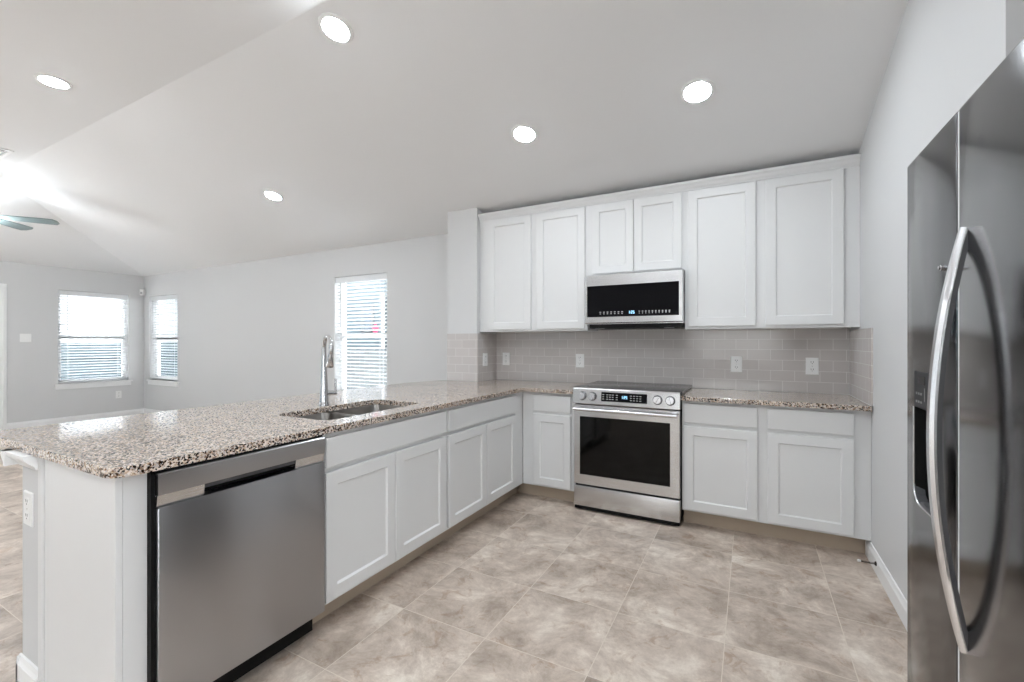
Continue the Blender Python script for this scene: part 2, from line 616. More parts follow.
def blind(label, axis, pos, out, h, tilt=8, wand_side=0):
    a0, a1, z0, z1 = h
    a0 += .006; a1 -= .006
    wid, zt = a1 - a0, z1 - .003
    if axis == 'Y':
        base = ((a0 + a1) / 2, pos + out * .045, z0 + .004)
        Mx = Matrix.Translation((0, pos + out * .045, 0)) @ Matrix(((1, 0, 0, 0), (0, out, 0, 0), (0, 0, 1, 0), (0, 0, 0, 1)))
    else:
        base = (pos + out * .045, (a0 + a1) / 2, z0 + .004)
        Mx = Matrix.Translation((pos + out * .045, 0, 0)) @ Matrix(((0, out, 0, 0), (1, 0, 0, 0), (0, 0, 1, 0), (0, 0, 0, 1)))
    t = thing('window_blind', label, 'window blind', base, 'white slatted blinds in the windows')
    b_ = MB(Mx)
    b_.box(a0, a1, -.03, .028, zt - .045, zt, .002).box(a0, a1, -.038, -.031, zt - .075, zt - .004, .002)
    b_.build('headrail', M['slat'], t)
    b_ = MB(Mx)
    z = zt - .095
    c_, s_ = math.cos(math.radians(tilt)), math.sin(math.radians(tilt))
    while z > z0 + .05:
        hw = .024
        b_.loft([[(x, -hw * c_, z - hw * s_ - .0014), (x, hw * c_, z + hw * s_ - .0014), (x, hw * c_, z + hw * s_ + .0014), (x, 0, z + .004), (x, -hw * c_, z - hw * s_ + .0014)] for x in (a0, a1)])
        z -= .0432
    b_.build('slats', M['slat'], t)
    b_ = MB(Mx).box(a0, a1, -.024, .024, z0 + .012, z0 + .03, .003)
    b_.build('bottom_rail', M['slat'], t)
    b_ = MB(Mx)
    for fx in (.14, .86):
        for dd in (-.026, .026):
            x = a0 + wid * fx
            b_.box(x - .0012, x + .0012, dd - .0012, dd + .0012, z0 + .02, zt - .05)
    b_.build('ladder_cord', M['slat'], t)
    x = a0 + wid * (.115 if not wand_side else .885)
    b_ = MB(Mx).tube([(x, -.045, zt - .07), (x, -.045, zt - .62)], .0045, 8)
    b_.build('tilt_wand', M['grid'], t, 40)
    return t
blind('white slatted blind in the window of the far left wall, beside the light switch', 'X', XL, -1, W1, -17)
blind('white slatted blind in the back-wall window nearest the far corner and its sensor', 'Y', YB, 1, W2, -17)
blind('white slatted blind in the window behind the faucet, pink sticker on its glass', 'Y', YB, 1, W3, -17)

# sticker on the pane of window 3
mb = MB()
cx_, cz_ = -3.99, 1.425
for k in range(5):
    a = math.radians(90 + 72 * k)
    px_, pz_ = cx_ + .032 * math.cos(a), cz_ + .038 * math.sin(a)
    mb.prism([(px_ + .021 * math.cos(2 * math.pi * i / 10), pz_ + .023 * math.sin(2 * math.pi * i / 10)) for i in range(10)], YB + .1135, YB + .1155, 'XZ')
mb.prism([(cx_ + .02 * math.cos(2 * math.pi * i / 10), cz_ + .02 * math.sin(2 * math.pi * i / 10)) for i in range(10)], YB + .1132, YB + .1154, 'XZ')
tag(mb.build('window_sticker', M['pink']), 'small pink sticker on the glass of the window behind the faucet', 'sticker')

# door at the far left edge
mb = MB()
for y0, y1 in ((D1[0] - .065, D1[0]), (D1[1], D1[1] + .065)):
    mb.box(XL - .001, XL + .018, y0, y1, 0, D1[3] + .0, .004)
    mb.box(XL + .0, XL + .024, y0 + .02, y1 - .02, 0, D1[3], .004)
mb.box(XL - .001, XL + .018, D1[0] - .065, D1[1] + .065, D1[3], D1[3] + .062, .004)
mb.box(XL - .001, XL + .024, D1[0] - .065, D1[1] + .065, D1[3] + .02, D1[3] + .045, .004)
d_ = struct('door_1', mb, M['trim'])
mb = MB(Matrix(((0, 1, 0, XL - .06), (1, 0, 0, 0), (0, 0, 1, 0), (0, 0, 0, 1))))
mb.box(D1[0] + .002, D1[1] - .002, -.04, 0, .004, D1[3] - .002)
for z0, z1 in ((.15, .95), (1.1, 1.9)):
    for y0, y1 in ((D1[0] + .12, (D1[0] + D1[1]) / 2 - .05), ((D1[0] + D1[1]) / 2 + .05, D1[1] - .12)):
        mb.box(y0, y1, 0, .008, z0, z1, .004)
struct('door_panel', mb, M['trim'], d_)
mb = MB().lathe([(.028, 0), (.028, .006), (.012, .01), (.012, .035), (.027, .045), (.03, .06), (.02, .072), (0.002, .074)], (XL - .06, D1[0] + .07, .95), 'X')
struct('door_handle', mb, M['chrome'], d_, 40)

# ------------------------------------------------------------------ outside the windows
struct('ground_outside', MB().box(-25, 8, -16, 16, -.5, -.25), M['outside'])
struct('sky_block_wall', MB().box(-22, -2.6, -10.2, -10, -.25, 5.0).box(-18.2, -18, -10, .2, -.25, 5.0), M['siding'])  # unseen wall added to block low sky from the rear openings
struct('fill_bounce_wall', MB().box(-2.6, 7, -10.2, -10, -.25, 5.0), M['outside'])  # unseen pale wall added to bounce fill indoors and block sky
HX0, HX1, HY = -16, -5.2, 7.6
h_ = thing('house', 'pale blue-grey sided house beyond the window behind the faucet', 'house', ((HX0 + HX1) / 2, HY + 2, -.25))
MB().box(HX0, HX1, HY, HY + 4, -.25, 4.2).build('siding_wall', M['siding'], h_)
MB().prism([(HX0 - .4, 4.2), (HX1 + .4, 4.2), ((HX0 + HX1) / 2, 6.3)], HY - .4, HY + 4.4, 'XZ').build('roof', M['darkgrey'], h_)
mb = MB()
mb.box(-7.99, -7.73, HY - .02, HY + .02, 1.55, 2.1)
wd_ = mb.build('side_window', M['houseglass'], h_)
mb = MB()
for bx in ((-8.05, -7.99, 1.5, 2.15), (-7.73, -7.67, 1.5, 2.15), (-8.05, -7.67, 1.5, 1.55), (-8.05, -7.67, 2.1, 2.15)):
    mb.box(bx[0], bx[1], HY - .03, HY + .01, bx[2], bx[3])
mb.build('window_trim', M['whiteout'], wd_)
MB().tube([(-7.33, HY - .06, -.2), (-7.33, HY - .06, 2.35)], .04, 10).build('downspout', M['grid'], h_, 40)
h_ = thing('house', 'added pale cream house hiding bright sky beyond the board fence outside the far left window', 'house', (-19, 5, -.25))  # house added to cut the sky glare in the far left window
MB().box(-21, -17, 1.2, 8.6, -.25, 4.6).build('siding_wall', M['cream'], h_)
MB().prism([(.9, 4.6), (8.9, 4.6), (4.9, 6.4)], -21.3, -16.7, 'YZ').build('roof', M['darkgrey'], h_)
f_ = thing('garden_fence', 'pale picket fence beyond the window behind the faucet', 'fence', (-7, 6.2, -.25))
mb = MB()
for i in range(60):
    x = -11 + i * .125
    mb.box(x, x + .118, 6.2, 6.225, -.25, 1.12 + .02 * (i % 2))
mb.build('pickets', M['whiteout'], f_)
mb = MB().box(-11, -3.5, 6.225, 6.27, .1, .19).box(-11, -3.5, 6.225, 6.27, .85, .94)
mb.build('rail', M['whiteout'], f_)
f_ = thing('patio_fence', 'pale board fence beyond the window of the far left wall', 'fence', (-13.2, 4, -.25))
mb = MB()
for i in range(36):
    y = .5 + i * .17
    mb.box(-13.2, -13.17, y, y + .166, -.25, 1.25)
mb.build('boards', M['siding'], f_)
MB().box(-13.17, -13.12, .5, 6.6, .1, .2).box(-13.17, -13.12, .5, 6.6, .9, 1.0).build('rail', M['siding'], f_)

# ------------------------------------------------------------------ kitchen cabinets
ZDT, ZDB, ZOT, ZOB = .8447, .7146, .6919, .1285
def shaker(mb, u0, u1, z0, z1, frame=.058, d0=.0, th=.019, rec=.009):
    """door slab: d0 back, d0+th front, recessed centre panel with a sloped sticking"""
    c = .0025
    R = lambda i, d: [(u0 + i, d, z0 + i), (u1 - i, d, z0 + i), (u1 - i, d, z1 - i), (u0 + i, d, z1 - i)]
    mb.loft([R(0, d0), R(0, d0 + th - c), R(c, d0 + th), R(frame, d0 + th), R(frame + .002, d0 + th - .003), R(frame + .007, d0 + th - rec)], True, True)

def slab(mb, u0, u1, z0, z1, d0=0, th=.019):
    c = .004
    R = lambda i, d: [(u0 + i, d, z0 + i), (u1 - i, d, z0 + i), (u1 - i, d, z1 - i), (u0 + i, d, z1 - i)]
    mb.loft([R(0, d0), R(0, d0 + th - c), R(c * .3, d0 + th - c * .3), R(c, d0 + th)], True, True)

def carcass(mb, u0, u1, z0, z1, depth, sheet=.019, front=None):
    """open box behind a face frame; local d is negative into the cabinet"""
    f0, f1 = front or (u0, u1)
    mb.box(f0, f1, -sheet, 0, z0, z1)
    mb.box(u0, u0 + .016, -depth, -sheet, z0, z1).box(u1 - .016, u1, -depth, -sheet, z0, z1)
    mb.box(u0 + .016, u1 - .016, -depth, -sheet, z0, z0 + .016)
    mb.box(u0 + .016, u1 - .016, -depth, -depth + .012, z0 + .016, z1)

ZCB = .114
def base_cab(Mx, label, u0, u1, drawers, doors, loc, front=None, toe=None, depth=.60):
    t = thing('base_cabinet', label, 'cabinet', loc, 'white shaker base cabinets')
    mb = MB(Mx)
    carcass(mb, u0, u1, ZCB, .866, depth, front=front)
    mb.build('body', M['cabinet'], t)
    for a, b_ in drawers:
        mb = MB(Mx)
        slab(mb, a, b_, ZDB, ZDT)
        mb.build('drawer_front', M['cabinet'], t)
    for a, b_ in doors:
        mb = MB(Mx)
        shaker(mb, a, b_, ZOB, ZOT)
        mb.build('door', M['cabinet'], t)
    tk0, tk1 = toe or (u0, u1)
    mb = MB(Mx).box(tk0, tk1, -.102, -.09, 0, ZCB)
    o = mb.build('toe_kick', M['toe'], t)
    o['label'] = 'tan toe kick board'
    return t

BK, PN = back_face(YF), pen_face(XF)
base_cab(BK, 'white base cabinet beside the range with one narrow drawer over one door, in the corner', -1.632, -1.197, [(-1.534, -1.215)], [(-1.534, -1.215)], (-1.4, YF + .3, 0), toe=(-1.72, -1.197))
base_cab(BK, 'white base cabinet between the range and the right wall with two drawers over two doors', -.412, .558, [(-.399, .041), (.097, .535)], [(-.399, .041), (.097, .535)], (.1, YF + .3, 0), front=(-.412, XR - .001), toe=(-.412, XR - .001))
base_cab(PN, 'white sink base cabinet under the sink with one wide false drawer over two doors', 1.308, 2.202, [(1.325, 2.186)], [(1.325, 1.7535), (1.7575, 2.186)], (XF - .3, 1.755, 0), depth=.555)
base_cab(PN, 'white peninsula base cabinet between sink cabinet and corner, one wide drawer over two doors', 2.202, 3.115, [(2.218, 3.099)], [(2.218, 2.6565), (2.6605, 3.099)], (XF - .3, 2.66, 0), front=(2.202, YF - .001), toe=(2.202, YF + .08), depth=.555)

# end panel by the dishwasher
t = thing('cabinet_end_panel', 'plain white end panel closing the near end of the peninsula beside the dishwasher', 'end panel', (-1.9, .64, 0))
MB().box(-2.162, XF, .604, .622, 0, .866, .002).build('panel', M['cabinet'], t)
MB().box(XF - .02, XF, .622, .682, 0, .866).box(-2.162, XF - .02, .664, .682, 0, .866).build('filler_stile', M['cabinet'], t)
MB().box(-2.206, -2.163, .598, .622, 0, .866, .004).build('scribe_strip', M['cabinet'], t)

# upper cabinets
YU = 3.555
UP = back_face(YU)
UZ0, UZ1 = ZU, 2.400
def upper(label, u0, u1, doors, z0, front=None, zd0=None):
    t = thing('wall_cabinet', label, 'cabinet', ((u0 + u1) / 2, YB - .15, z0), 'white shaker wall cabinets')
    mb = MB(UP)
    f0, f1 = front or (u0, u1)
    carcass(mb, u0, u1, z0, UZ1, YB - YU - .009, front=(f0, f1))
    mb.box(u0 + .016, u1 - .016, -(YB - YU - .009), -.019, UZ1 - .016, UZ1)
    mb.build('body', M['cabinet'], t)
    for a, b_ in doors:
        mb = MB(UP)
        shaker(mb, a, b_, zd0, 2.381, .06)
        mb.build('door', M['cabinet'], t)
    return t
upper('tall white wall cabinet with two doors beside the wing wall, over the corner counter', SX1 + .001, -1.188, [(-2.138, -1.702), (-1.646, -1.206)], ZU, zd0=1.376)
upper('short white wall cabinet with two small doors directly above the microwave', -1.188, -.430, [(-1.144, -.8095), (-.8055, -.451)], 1.803, zd0=1.818)
upper('tall white wall cabinet with two doors between the microwave and the right wall', -.430, .560, [(-.407, .034), (.094, .532)], ZU, front=(-.430, XR - .001), zd0=1.378)
# crown along the top
cp = [(0, 2.388), (.006, 2.388), (.008, 2.398), (.016, 2.408), (.022, 2.424), (.033, 2.438), (.036, 2.452), (0, 2.452)]
mb = MB()
mb.prism([(YU - .0005 - d, z) for d, z in cp], SX1 + .001, XR - .001, 'YZ')
struct('crown_molding', mb, M['cabinet'])

# ------------------------------------------------------------------ countertops
def plate(mb, outer, z0, z1, hole=None, ch=.002):
    def off(poly, d):
        n = len(poly)
        out = []
        for i in range(n):
            p0, p1, p2 = Vector(poly[i - 1]), Vector(poly[i]), Vector(poly[(i + 1) % n])
            e1, e2 = (p1 - p0).normalized(), (p2 - p1).normalized()
            n1, n2 = Vector((-e1.y, e1.x)), Vector((-e2.y, e2.x))
            k = (n1 + n2)
            k = k / max(.2, k.length_squared) * 2
            out.append(tuple(p1 + k * d))
        return out
    loops = [outer] + ([hole] if hole else [])
    bm = mb.bm
    tops, bots = [], []
    for i, lp in enumerate(loops):
        ins = off(lp, ch)                       # outer is CCW: inset; hole is CW: also into the slab
        r0 = [mb.v((x, y, z0)) for x, y in lp]
        r1 = [mb.v((x, y, z1 - ch)) for x, y in lp]
        r2 = [mb.v((x * .3 + a * .7 if 0 else x + (a - x) * .3, y + (b_ - y) * .3, z1 - ch * .3)) for (x, y), (a, b_) in zip(lp, ins)]
        r3 = [mb.v((a, b_, z1)) for a, b_ in ins]
        n = len(lp)
        for A, B in ((r0, r1), (r1, r2), (r2, r3)):
            for k in range(n):
                mb.face([A[k], A[(k + 1) % n], B[(k + 1) % n], B[k]])
        tops.append(r3); bots.append(r0)
    for rs in (tops, bots):
        es = []
        for r in rs:
            for k in range(len(r)):
                ed = bm.edges.get((r[k], r[(k + 1) % len(r)])) or bm.edges.new((r[k], r[(k + 1) % len(r)]))
                es.append(ed)
        bmesh.ops.triangle_fill(bm, edges=es, use_beauty=True, use_dissolve=False)

def arc(cx, cy, r, a0, a1, n=8):
    return [(cx + r * math.cos(math.radians(a0 + (a1 - a0) * i / n)), cy + r * math.sin(math.radians(a0 + (a1 - a0) * i / n))) for i in range(n + 1)]

CX1, CXB, CY0, CYF = -1.603, -2.735, .584, 3.198
outer = arc(CX1 - .055, CY0 + .055, .055, -90, 0) + arc(CX1 + .02, CYF - .02, .02, 180, 90, 5) + [(-1.187, CYF), (-1.187, YB - TT - .001), (SX1 + TT + .001, YB - TT - .001), (SX1 + TT + .001, SY - TT - .001),
        (SX0 - .02, SY - TT - .001), (CXB, 3.07)] + arc(CXB + .05, CY0 + .05, .05, 180, 270)
SKX0, SKX1, SKY0, SKY1 = -2.113, -1.731, 1.418, 2.106
hole = rrect(SKX0, SKX1, SKY0, SKY1, .06, 8)[::-1]
mb = MB()
plate(mb, outer, ZT - .03, ZT, hole)
tag(mb.build('countertop', M['granite'], None, 18), 'long speckled granite countertop of the peninsula with the sink cut into it', 'countertop', 'granite countertops')
mb = MB()
plate(mb, [(-.414, CYF), (XR - TT - .001, CYF), (XR - TT - .001, YB - TT - .001), (-.414, YB - TT - .001)], ZT - .03, ZT)
tag(mb.build('countertop', M['granite'], None, 18), 'short speckled granite countertop between the range and the right wall', 'countertop', 'granite countertops')

# ------------------------------------------------------------------ sink and faucet
t = thing('kitchen_sink', 'stainless double-bowl sink set under the granite peninsula', 'sink', (-1.92, 1.76, .66))
YD = 1.735
for y0, y1 in ((SKY0 - .006, YD - .008), (YD + .008, SKY1 + .006)):
    x0, x1 = SKX0 - .006, SKX1 + .006
    rings = []
    for ins, z, r in ((-.004, .8655, .064), (0, .8655, .06), (.003, .855, .058), (.012, .70, .05), (.03, .676, .04), (.07, .668, .03)):
        rings.append([(x, y, z) for x, y in rrect(x0 + ins, x1 - ins, y0 + ins, y1 - ins, r, 6)])
    mb = MB()
    mb.loft(rings, False, True)
    bw = mb.build('bowl', M['sinksteel'], t, 50)
    sd = bw.modifiers.new('solid', 'SOLIDIFY')
    sd.thickness = .0012
    sd.offset = 0
    c_ = ((x0 + x1) / 2, (y0 + y1) / 2, .6695)
    mb = MB().lathe([(.044, 0), (.042, .003), (.034, .003), (.03, -.0005), (.004, -.0005)], c_, 'Z')
    mb.build('drain', M['chrome'], bw, 40)

FX, FY = -2.171, 1.763
t = thing('kitchen_faucet', 'tall brushed-nickel pull-down faucet standing on the granite behind the sink', 'faucet', (FX, FY, ZT))
MB().lathe([(.030, ZT), (.030, ZT + .006), (.0275, ZT + .012), (.024, ZT + .03), (.0205, ZT + .12), (.0165, ZT + .2), (.0135, ZT + .285)], (FX, FY, 0), 'Z', 28).build('faucet_body', M['chrome'], t, 40)
dx, dy = .92, -.39
R_ = .066
pts = [(FX, FY, ZT + .27)]
for i in range(13):
    a = math.radians(180 - 205 * i / 12)
    q = R_ + R_ * math.cos(a)
    pts.append((FX + dx * q, FY + dy * q, 1.226 + R_ * math.sin(a)))
MB().tube(pts, .0125, 14).build('gooseneck', M['chrome'], t, 40)
e1 = Vector(pts[-1]); e0 = Vector(pts[-2])
dr = (e1 - e0).normalized()
hp = [e1 - dr * .006, e1 + dr * .008, e1 + dr * .012, e1 + dr * .035, e1 + dr * .07, e1 + dr * .078]
MB().tube(hp, [.0135, .0145, .0155, .017, .021, .020], 18).build('spray_head', M['chrome'], t, 40)
hx, hy = .53, .85
hn = MB().tube([(FX + hx * .012, FY + hy * .012, ZT + .07), (FX + hx * .07, FY + hy * .07, ZT + .07)], .0145, 14)
hd = hn.build('handle_hub', M['chrome'], t, 40)
MB().tube([(FX + hx * .06, FY + hy * .06, ZT + .075), (FX + hx * .062, FY + hy * .062, ZT + .15)], [.0075, .006], 10).build('lever', M['chrome'], hd, 40)

# ------------------------------------------------------------------ dishwasher
DY0, DY1, DX = .695, 1.303, -1.598
t = thing('dishwasher', 'stainless steel dishwasher with a pocket handle at the near end of the peninsula', 'dishwasher', (-1.9, 1.0, 0))
MB().box(-2.19, XF - .012, DY0 - .01, DY1, .1, .862).box(-2.19, -1.72, DY0, DY1, .0, .1).build('tub_body', M['black'], t)
DP = pen_face(0)
mb = MB(DP)
hp0, hp1 = DY0 + .135, DY1 - .135      # handle pocket
mb.box(DY0, DY1, XF - .01, DX, .115, .752, .004)
mb.build('door_panel', M['dwsteel'], t, 30)
# sloped band above the door: top strip leans back into the handle groove
mb = MB(DP)
prof = [(XF - .01, .788), (DX - .001, .790), (DX, .793), (DX, .853), (DX - .004, .857), (XF - .01, .857)]
mb.loft([[(u, d, z) for d, z in prof] for u in (DY0, DY1)])
mb.build('control_panel', M['dwsteel'], t, 30)
for u0, u1 in ((DY0, hp0), (hp1, DY1)):
    mb = MB(DP)
    prof = [(XF - .01, .753), (DX - .010, .753), (DX - .004, .789), (XF - .01, .789)]
    mb.loft([[(u, d, z) for d, z in prof] for u in (u0, u1)])
    mb.build('groove_panel', M['steel'], t, 30)
MB(DP).box(hp0, hp1, XF - .04, XF - .011, .745, .79).build('handle_pocket', M['black'], t)
MB(DP).box(hp0, hp1, XF - .01, DX - .012, .774, .789).build('pocket_lip', M['darkgrey'], t)
MB(DP).box(DY0 + .01, DY1 - .01, XF - .06, XF - .03, .02, .112).build('kick_plate', M['black'], t)
MB(DP).box(DY0 - .012, DY0 - .001, XF - .01, DX - .016, .1, .865).box(DY0 - .012, DY1, XF - .01, DX - .016, .858, .865).build('gasket', M['black'], t)

# ------------------------------------------------------------------ range
RX0, RX1, RY = -1.176, -.420, 3.20
t = thing('kitchen_range', 'stainless slide-in electric range with black glass oven door under the microwave', 'range', (-.8, 3.5, 0))
RG = back_face(RY)
mb = MB()
mb.box(RX0, RX1, RY + .035, YB - .03, .03, .9)
for x in (RX0 + .05, RX1 - .05):
    for y in (RY + .1, YB - .1):
        mb.lathe([(.018, 0), (.018, .03)], (x, y, 0), 'Z', 12)
mb.build('body', M['black'], t)
mb = MB(RG)
slab(mb, RX0, RX1, .036, .186, -.03, .03)
mb.build('storage_drawer', M['steel'], t, 30)
MB(RG).box(RX0 + .004, RX1 - .004, -.045, -.006, .012, .034).build('kick_plate', M['black'], t)
# oven door: steel frame with window hole
def holed_slab(mb, u0, u1, z0, z1, d0, d1, h, c=.004):
    a0, a1, b0, b1 = h
    O = [(u0, z0), (u1, z0), (u1, z1), (u0, z1)]
    OI = [(u0 + c, z0 + c), (u1 - c, z0 + c), (u1 - c, z1 - c), (u0 + c, z1 - c)]
    H = [(a0, b0), (a1, b0), (a1, b1), (a0, b1)]
    P = lambda L, d: [(p[0], d, p[1]) for p in L]
    mb.loft([P(O, d0), P(O, d1 - c), P(OI, d1), P(H, d1), P(H, d1 - .012)], True, True)
od = MB(RG)
OW = (-1.128, -.482, .273, .708)
holed_slab(od, RX0, RX1, .199, .795, -.03, .004, OW)
dr_ = od.build('oven_door', M['steel'], t, 30)
MB(RG).box(OW[0] + .001, OW[1] - .001, -.009, -.002, OW[2] + .001, OW[3] - .001).build('oven_window', M['ovenglass'], dr_)
mb = MB(RG)
mb.tube([(RX0 + .012, .050, .765), (RX1 - .012, .050, .765)], .0125, 16)
for x in (RX0 + .035, RX1 - .035):
    mb.box(x - .012, x + .012, .002, .05, .753, .777, .003)
mb.build('handle', M['handle'], dr_, 40)
# control panel, leaning back
cpz0, cpz1 = .803, .921
mb = MB(RG)
prof = [(-.06, .803), (.014, .803), (.018, .808), (.008, .912), (.003, .919), (-.06, .921)]
mb.loft([[(u, d, z) for d, z in prof] for u in (RX0 - .002, RX1 + .002)])
cpn = mb.build('control_panel', M['steel'], t, 25)
tilt = math.atan2(.010, .104)
def on_panel(u, z, up):     # point on the leaning panel front lifted by 'up'
    d = .018 - (z - .808) * .010 / .104
    return (u, d + up * math.cos(tilt), z + up * math.sin(tilt))
RGI = RG
for i, u in enumerate((-1.106, -1.028, -.563, -.480)):
    c_ = Vector(RG @ Vector(on_panel(u, .862, 0)))
    Mk = Matrix.Translation(c_) @ Matrix.Rotation(-tilt, 4, 'X') @ Matrix.Rotation(math.radians(90), 4, 'X')
    mb = MB(Mk)
    mb.lathe([(.0285, .003), (.0285, .007), (.027, .026), (.0245, .030), (.002, .030)], (0, 0, 0), 'Z', 28)
    kb = mb.build('knob', M['handle'], t, 35)
    MB(Mk).lathe([(.0325, -.003), (.0325, .003), (.02, .0035)], (0, 0, 0), 'Z', 28).build('knob_shade_ring', M['darkgrey'], kb)  # dark ring stands in for the shadow around the knob
    MB(Mk @ Matrix.Rotation(math.radians((0, 25, -30, 15)[i]), 4, 'Z')).box(-.004, .004, -.024, .024, .028, .038, .002).build('grip_ridge', M['handle'], kb)
Md = Matrix.Translation(Vector(RG @ Vector(on_panel(-.797, .864, .0005)))) @ Matrix.Rotation(-tilt, 4, 'X')
dsp = MB(Md).box(-.163, .163, -.003, .003, -.033, .033).build('display', M['blackglass'], t)
for xs in ((-.148, -.118, -.098, -.078, -.048), (.052, .074, .096, .118)):
  mb = MB(Md)
  for x0 in xs:
    mb.box(x0 - .007, x0 + .007, -.0038, -.003, .013, .017)
    mb.box(x0 - .006, x0 + .005, -.0038, -.003, -.003, .001)
    mb.box(x0 - .007, x0 + .006, -.0038, -.003, -.019, -.015)
  mb.build('key_print', M['icon'], dsp)
SEG = {'1': 'bc', '2': 'abged', '0': 'abcdef', '3': 'abgcd', '5': 'afgcd'}
def digits(mb, txt, x, z, h, y0, y1):
    wd, tk = h * .5, h * .13
    for ch in txt:
        if ch == ':':
            for q in (.3, .7):
                mb.box(x, x + tk, y0, y1, z + h * q - tk / 2, z + h * q + tk / 2)
            x += tk * 2.2
            continue
        B = {'a': (0, wd, h - tk, h), 'd': (0, wd, 0, tk), 'g': (0, wd, h / 2 - tk / 2, h / 2 + tk / 2), 'b': (wd - tk, wd, h / 2, h), 'c': (wd - tk, wd, 0, h / 2),
             'f': (0, tk, h / 2, h), 'e': (0, tk, 0, h / 2)}
        for s_ in SEG[ch]:
            q = B[s_]
            mb.box(x + q[0], x + q[1], y0, y1, z + q[2], z + q[3])
        x += wd * 1.4
mb = MB(Md)
digits(mb, '1:25', -.018, -.008, .02, -.004, -.003)
mb.build('digits', M['digit'], dsp)
mb = MB()
rr = [(RX0 - .012, RY + .03), (RX1 + .012, RY + .03), (RX1 + .012, YB - .035), (RX0 - .012, YB - .035)]
plate(mb, rr, .901, .922, None, .005)
ck = mb.build('cooktop', M['cooktop'], t, 30)
for cx_, cy_, q in ((-1.0, 3.40, .115), (-.60, 3.40, .09), (-1.0, 3.68, .08), (-.60, 3.68, .105)):
        n = 40
        mb = MB()
        mb.loft([[(cx_ + (q + s_) * math.cos(2 * math.pi * i / n), cy_ + (q + s_) * math.sin(2 * math.pi * i / n), .92225) for i in range(n)] for s_ in (0, .002)], False, False)
        mb.build('burner_ring', M['grid'], ck)

# ------------------------------------------------------------------ microwave
t = thing('microwave', 'stainless over-the-range microwave with black glass front above the range', 'microwave', (-.81, 3.65, 1.4))
MY = 3.475
MG = back_face(MY)
MX0, MX1 = -1.186, -.432
MB().box(MX0 + .002, MX1 - .002, MY + .03, YB - .012, 1.405, 1.799).build('body', M['steel'], t)
mb = MB(MG)
MWn = (-1.165, -.462, 1.462, 1.712)
holed_slab(mb, MX0, MX1, 1.412, 1.800, -.03, .0, MWn, .006)
md_ = mb.build('microwave_door', M['steel'], t, 30)
MB(MG).box(MWn[0] + .0005, MWn[1] - .0005, -.012, -.003, MWn[2] + .0005, MWn[3] - .0005).build('door_glass', M['blackglass'], md_)
mb = MB(MG)
for i in range(7):
    x = -1.062 + i * .029
    mb.box(x, x + .013, -.003, -.0022, 1.497, 1.503)
    mb.box(x + .001, x + .011, -.003, -.0022, 1.484, 1.490)
mb.build('key_legend', M['icon'], md_)
mb = MB(MG)
for i in range(10):
    x = -.755 + i * .0245
    mb.box(x, x + .010, -.003, -.0022, 1.497 - .001 * i, 1.503)
    mb.box(x + .002, x + .008, -.003, -.0022, 1.482, 1.488)
mb.build('key_print', M['icon'], md_)
mb = MB(MG)
digits(mb, '1:25', -.835, 1.483, .022, -.003, -.0022)
mb.build('digits', M['digit'], md_)
MB(MG).box(-.83, -.79, 0, .0012, 1.423, 1.43).build('bezel_glint', M['handle'], md_)  # bright plate stands in for a highlight on the lower bezel
mb = MB()
mb.loft([[(MX0 + .03, MY + .012, z) if 0 else (x, y, z) for x, y in ((MX0 + .035, MY + .02), (MX1 - .012, MY + .02), (MX1 - .012, YB - .02), (MX0 + .035, YB - .02))] for z in (1.372, 1.405)])
vg = mb.build('vent_base', M['black'], t)
for x in (-1.08, -.54):
    mb = MB()
    mb.box(x - .035, x + .035, MY + .05, MY + .09, 1.3705, 1.3722)
    mb.build('task_lamp', M['plastic'], vg)

# ------------------------------------------------------------------ refrigerator
FR = thing('refrigerator', 'stainless side-by-side refrigerator with ice and water dispenser beside the right wall', 'refrigerator', (.85, 1.25, 0))
FXD, FZ0, FZ1 = .404, .06, 1.778
FY0, FYS0, FYS1, FY1 = .79, 1.334, 1.343, 1.700
MB().box(.475, 1.26, FY0 + .004, FY1 - .004, .02, 1.755).build('cabinet_body', M['darkgrey'], FR)
MB().box(.50, 1.2, FY0 + .03, FY1 - .03, 0, .02).build('base', M['black'], FR)
FM = Matrix(((0, -1, 0, FXD), (1, 0, 0, 0), (0, 0, 1, 0), (0, 0, 0, 1)))    # u = Y, d out to -X
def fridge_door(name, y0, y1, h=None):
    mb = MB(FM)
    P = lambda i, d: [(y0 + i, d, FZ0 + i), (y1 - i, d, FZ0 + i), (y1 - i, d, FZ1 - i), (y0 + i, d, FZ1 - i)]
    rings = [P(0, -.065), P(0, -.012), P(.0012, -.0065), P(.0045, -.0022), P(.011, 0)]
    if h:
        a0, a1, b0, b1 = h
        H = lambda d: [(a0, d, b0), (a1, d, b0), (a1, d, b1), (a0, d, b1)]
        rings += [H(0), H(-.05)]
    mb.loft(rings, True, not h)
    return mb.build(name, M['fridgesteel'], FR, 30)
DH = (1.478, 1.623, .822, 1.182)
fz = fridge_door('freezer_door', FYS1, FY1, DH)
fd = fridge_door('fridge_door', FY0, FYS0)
MB(FM).box(FYS0 + .001, FYS1 - .001, -.064, -.0035, FZ0 + .01, FZ1 - .006).build('seam_glint_strip', M['plastic'], FR)  # white strip stands in for the highlight along the door seam
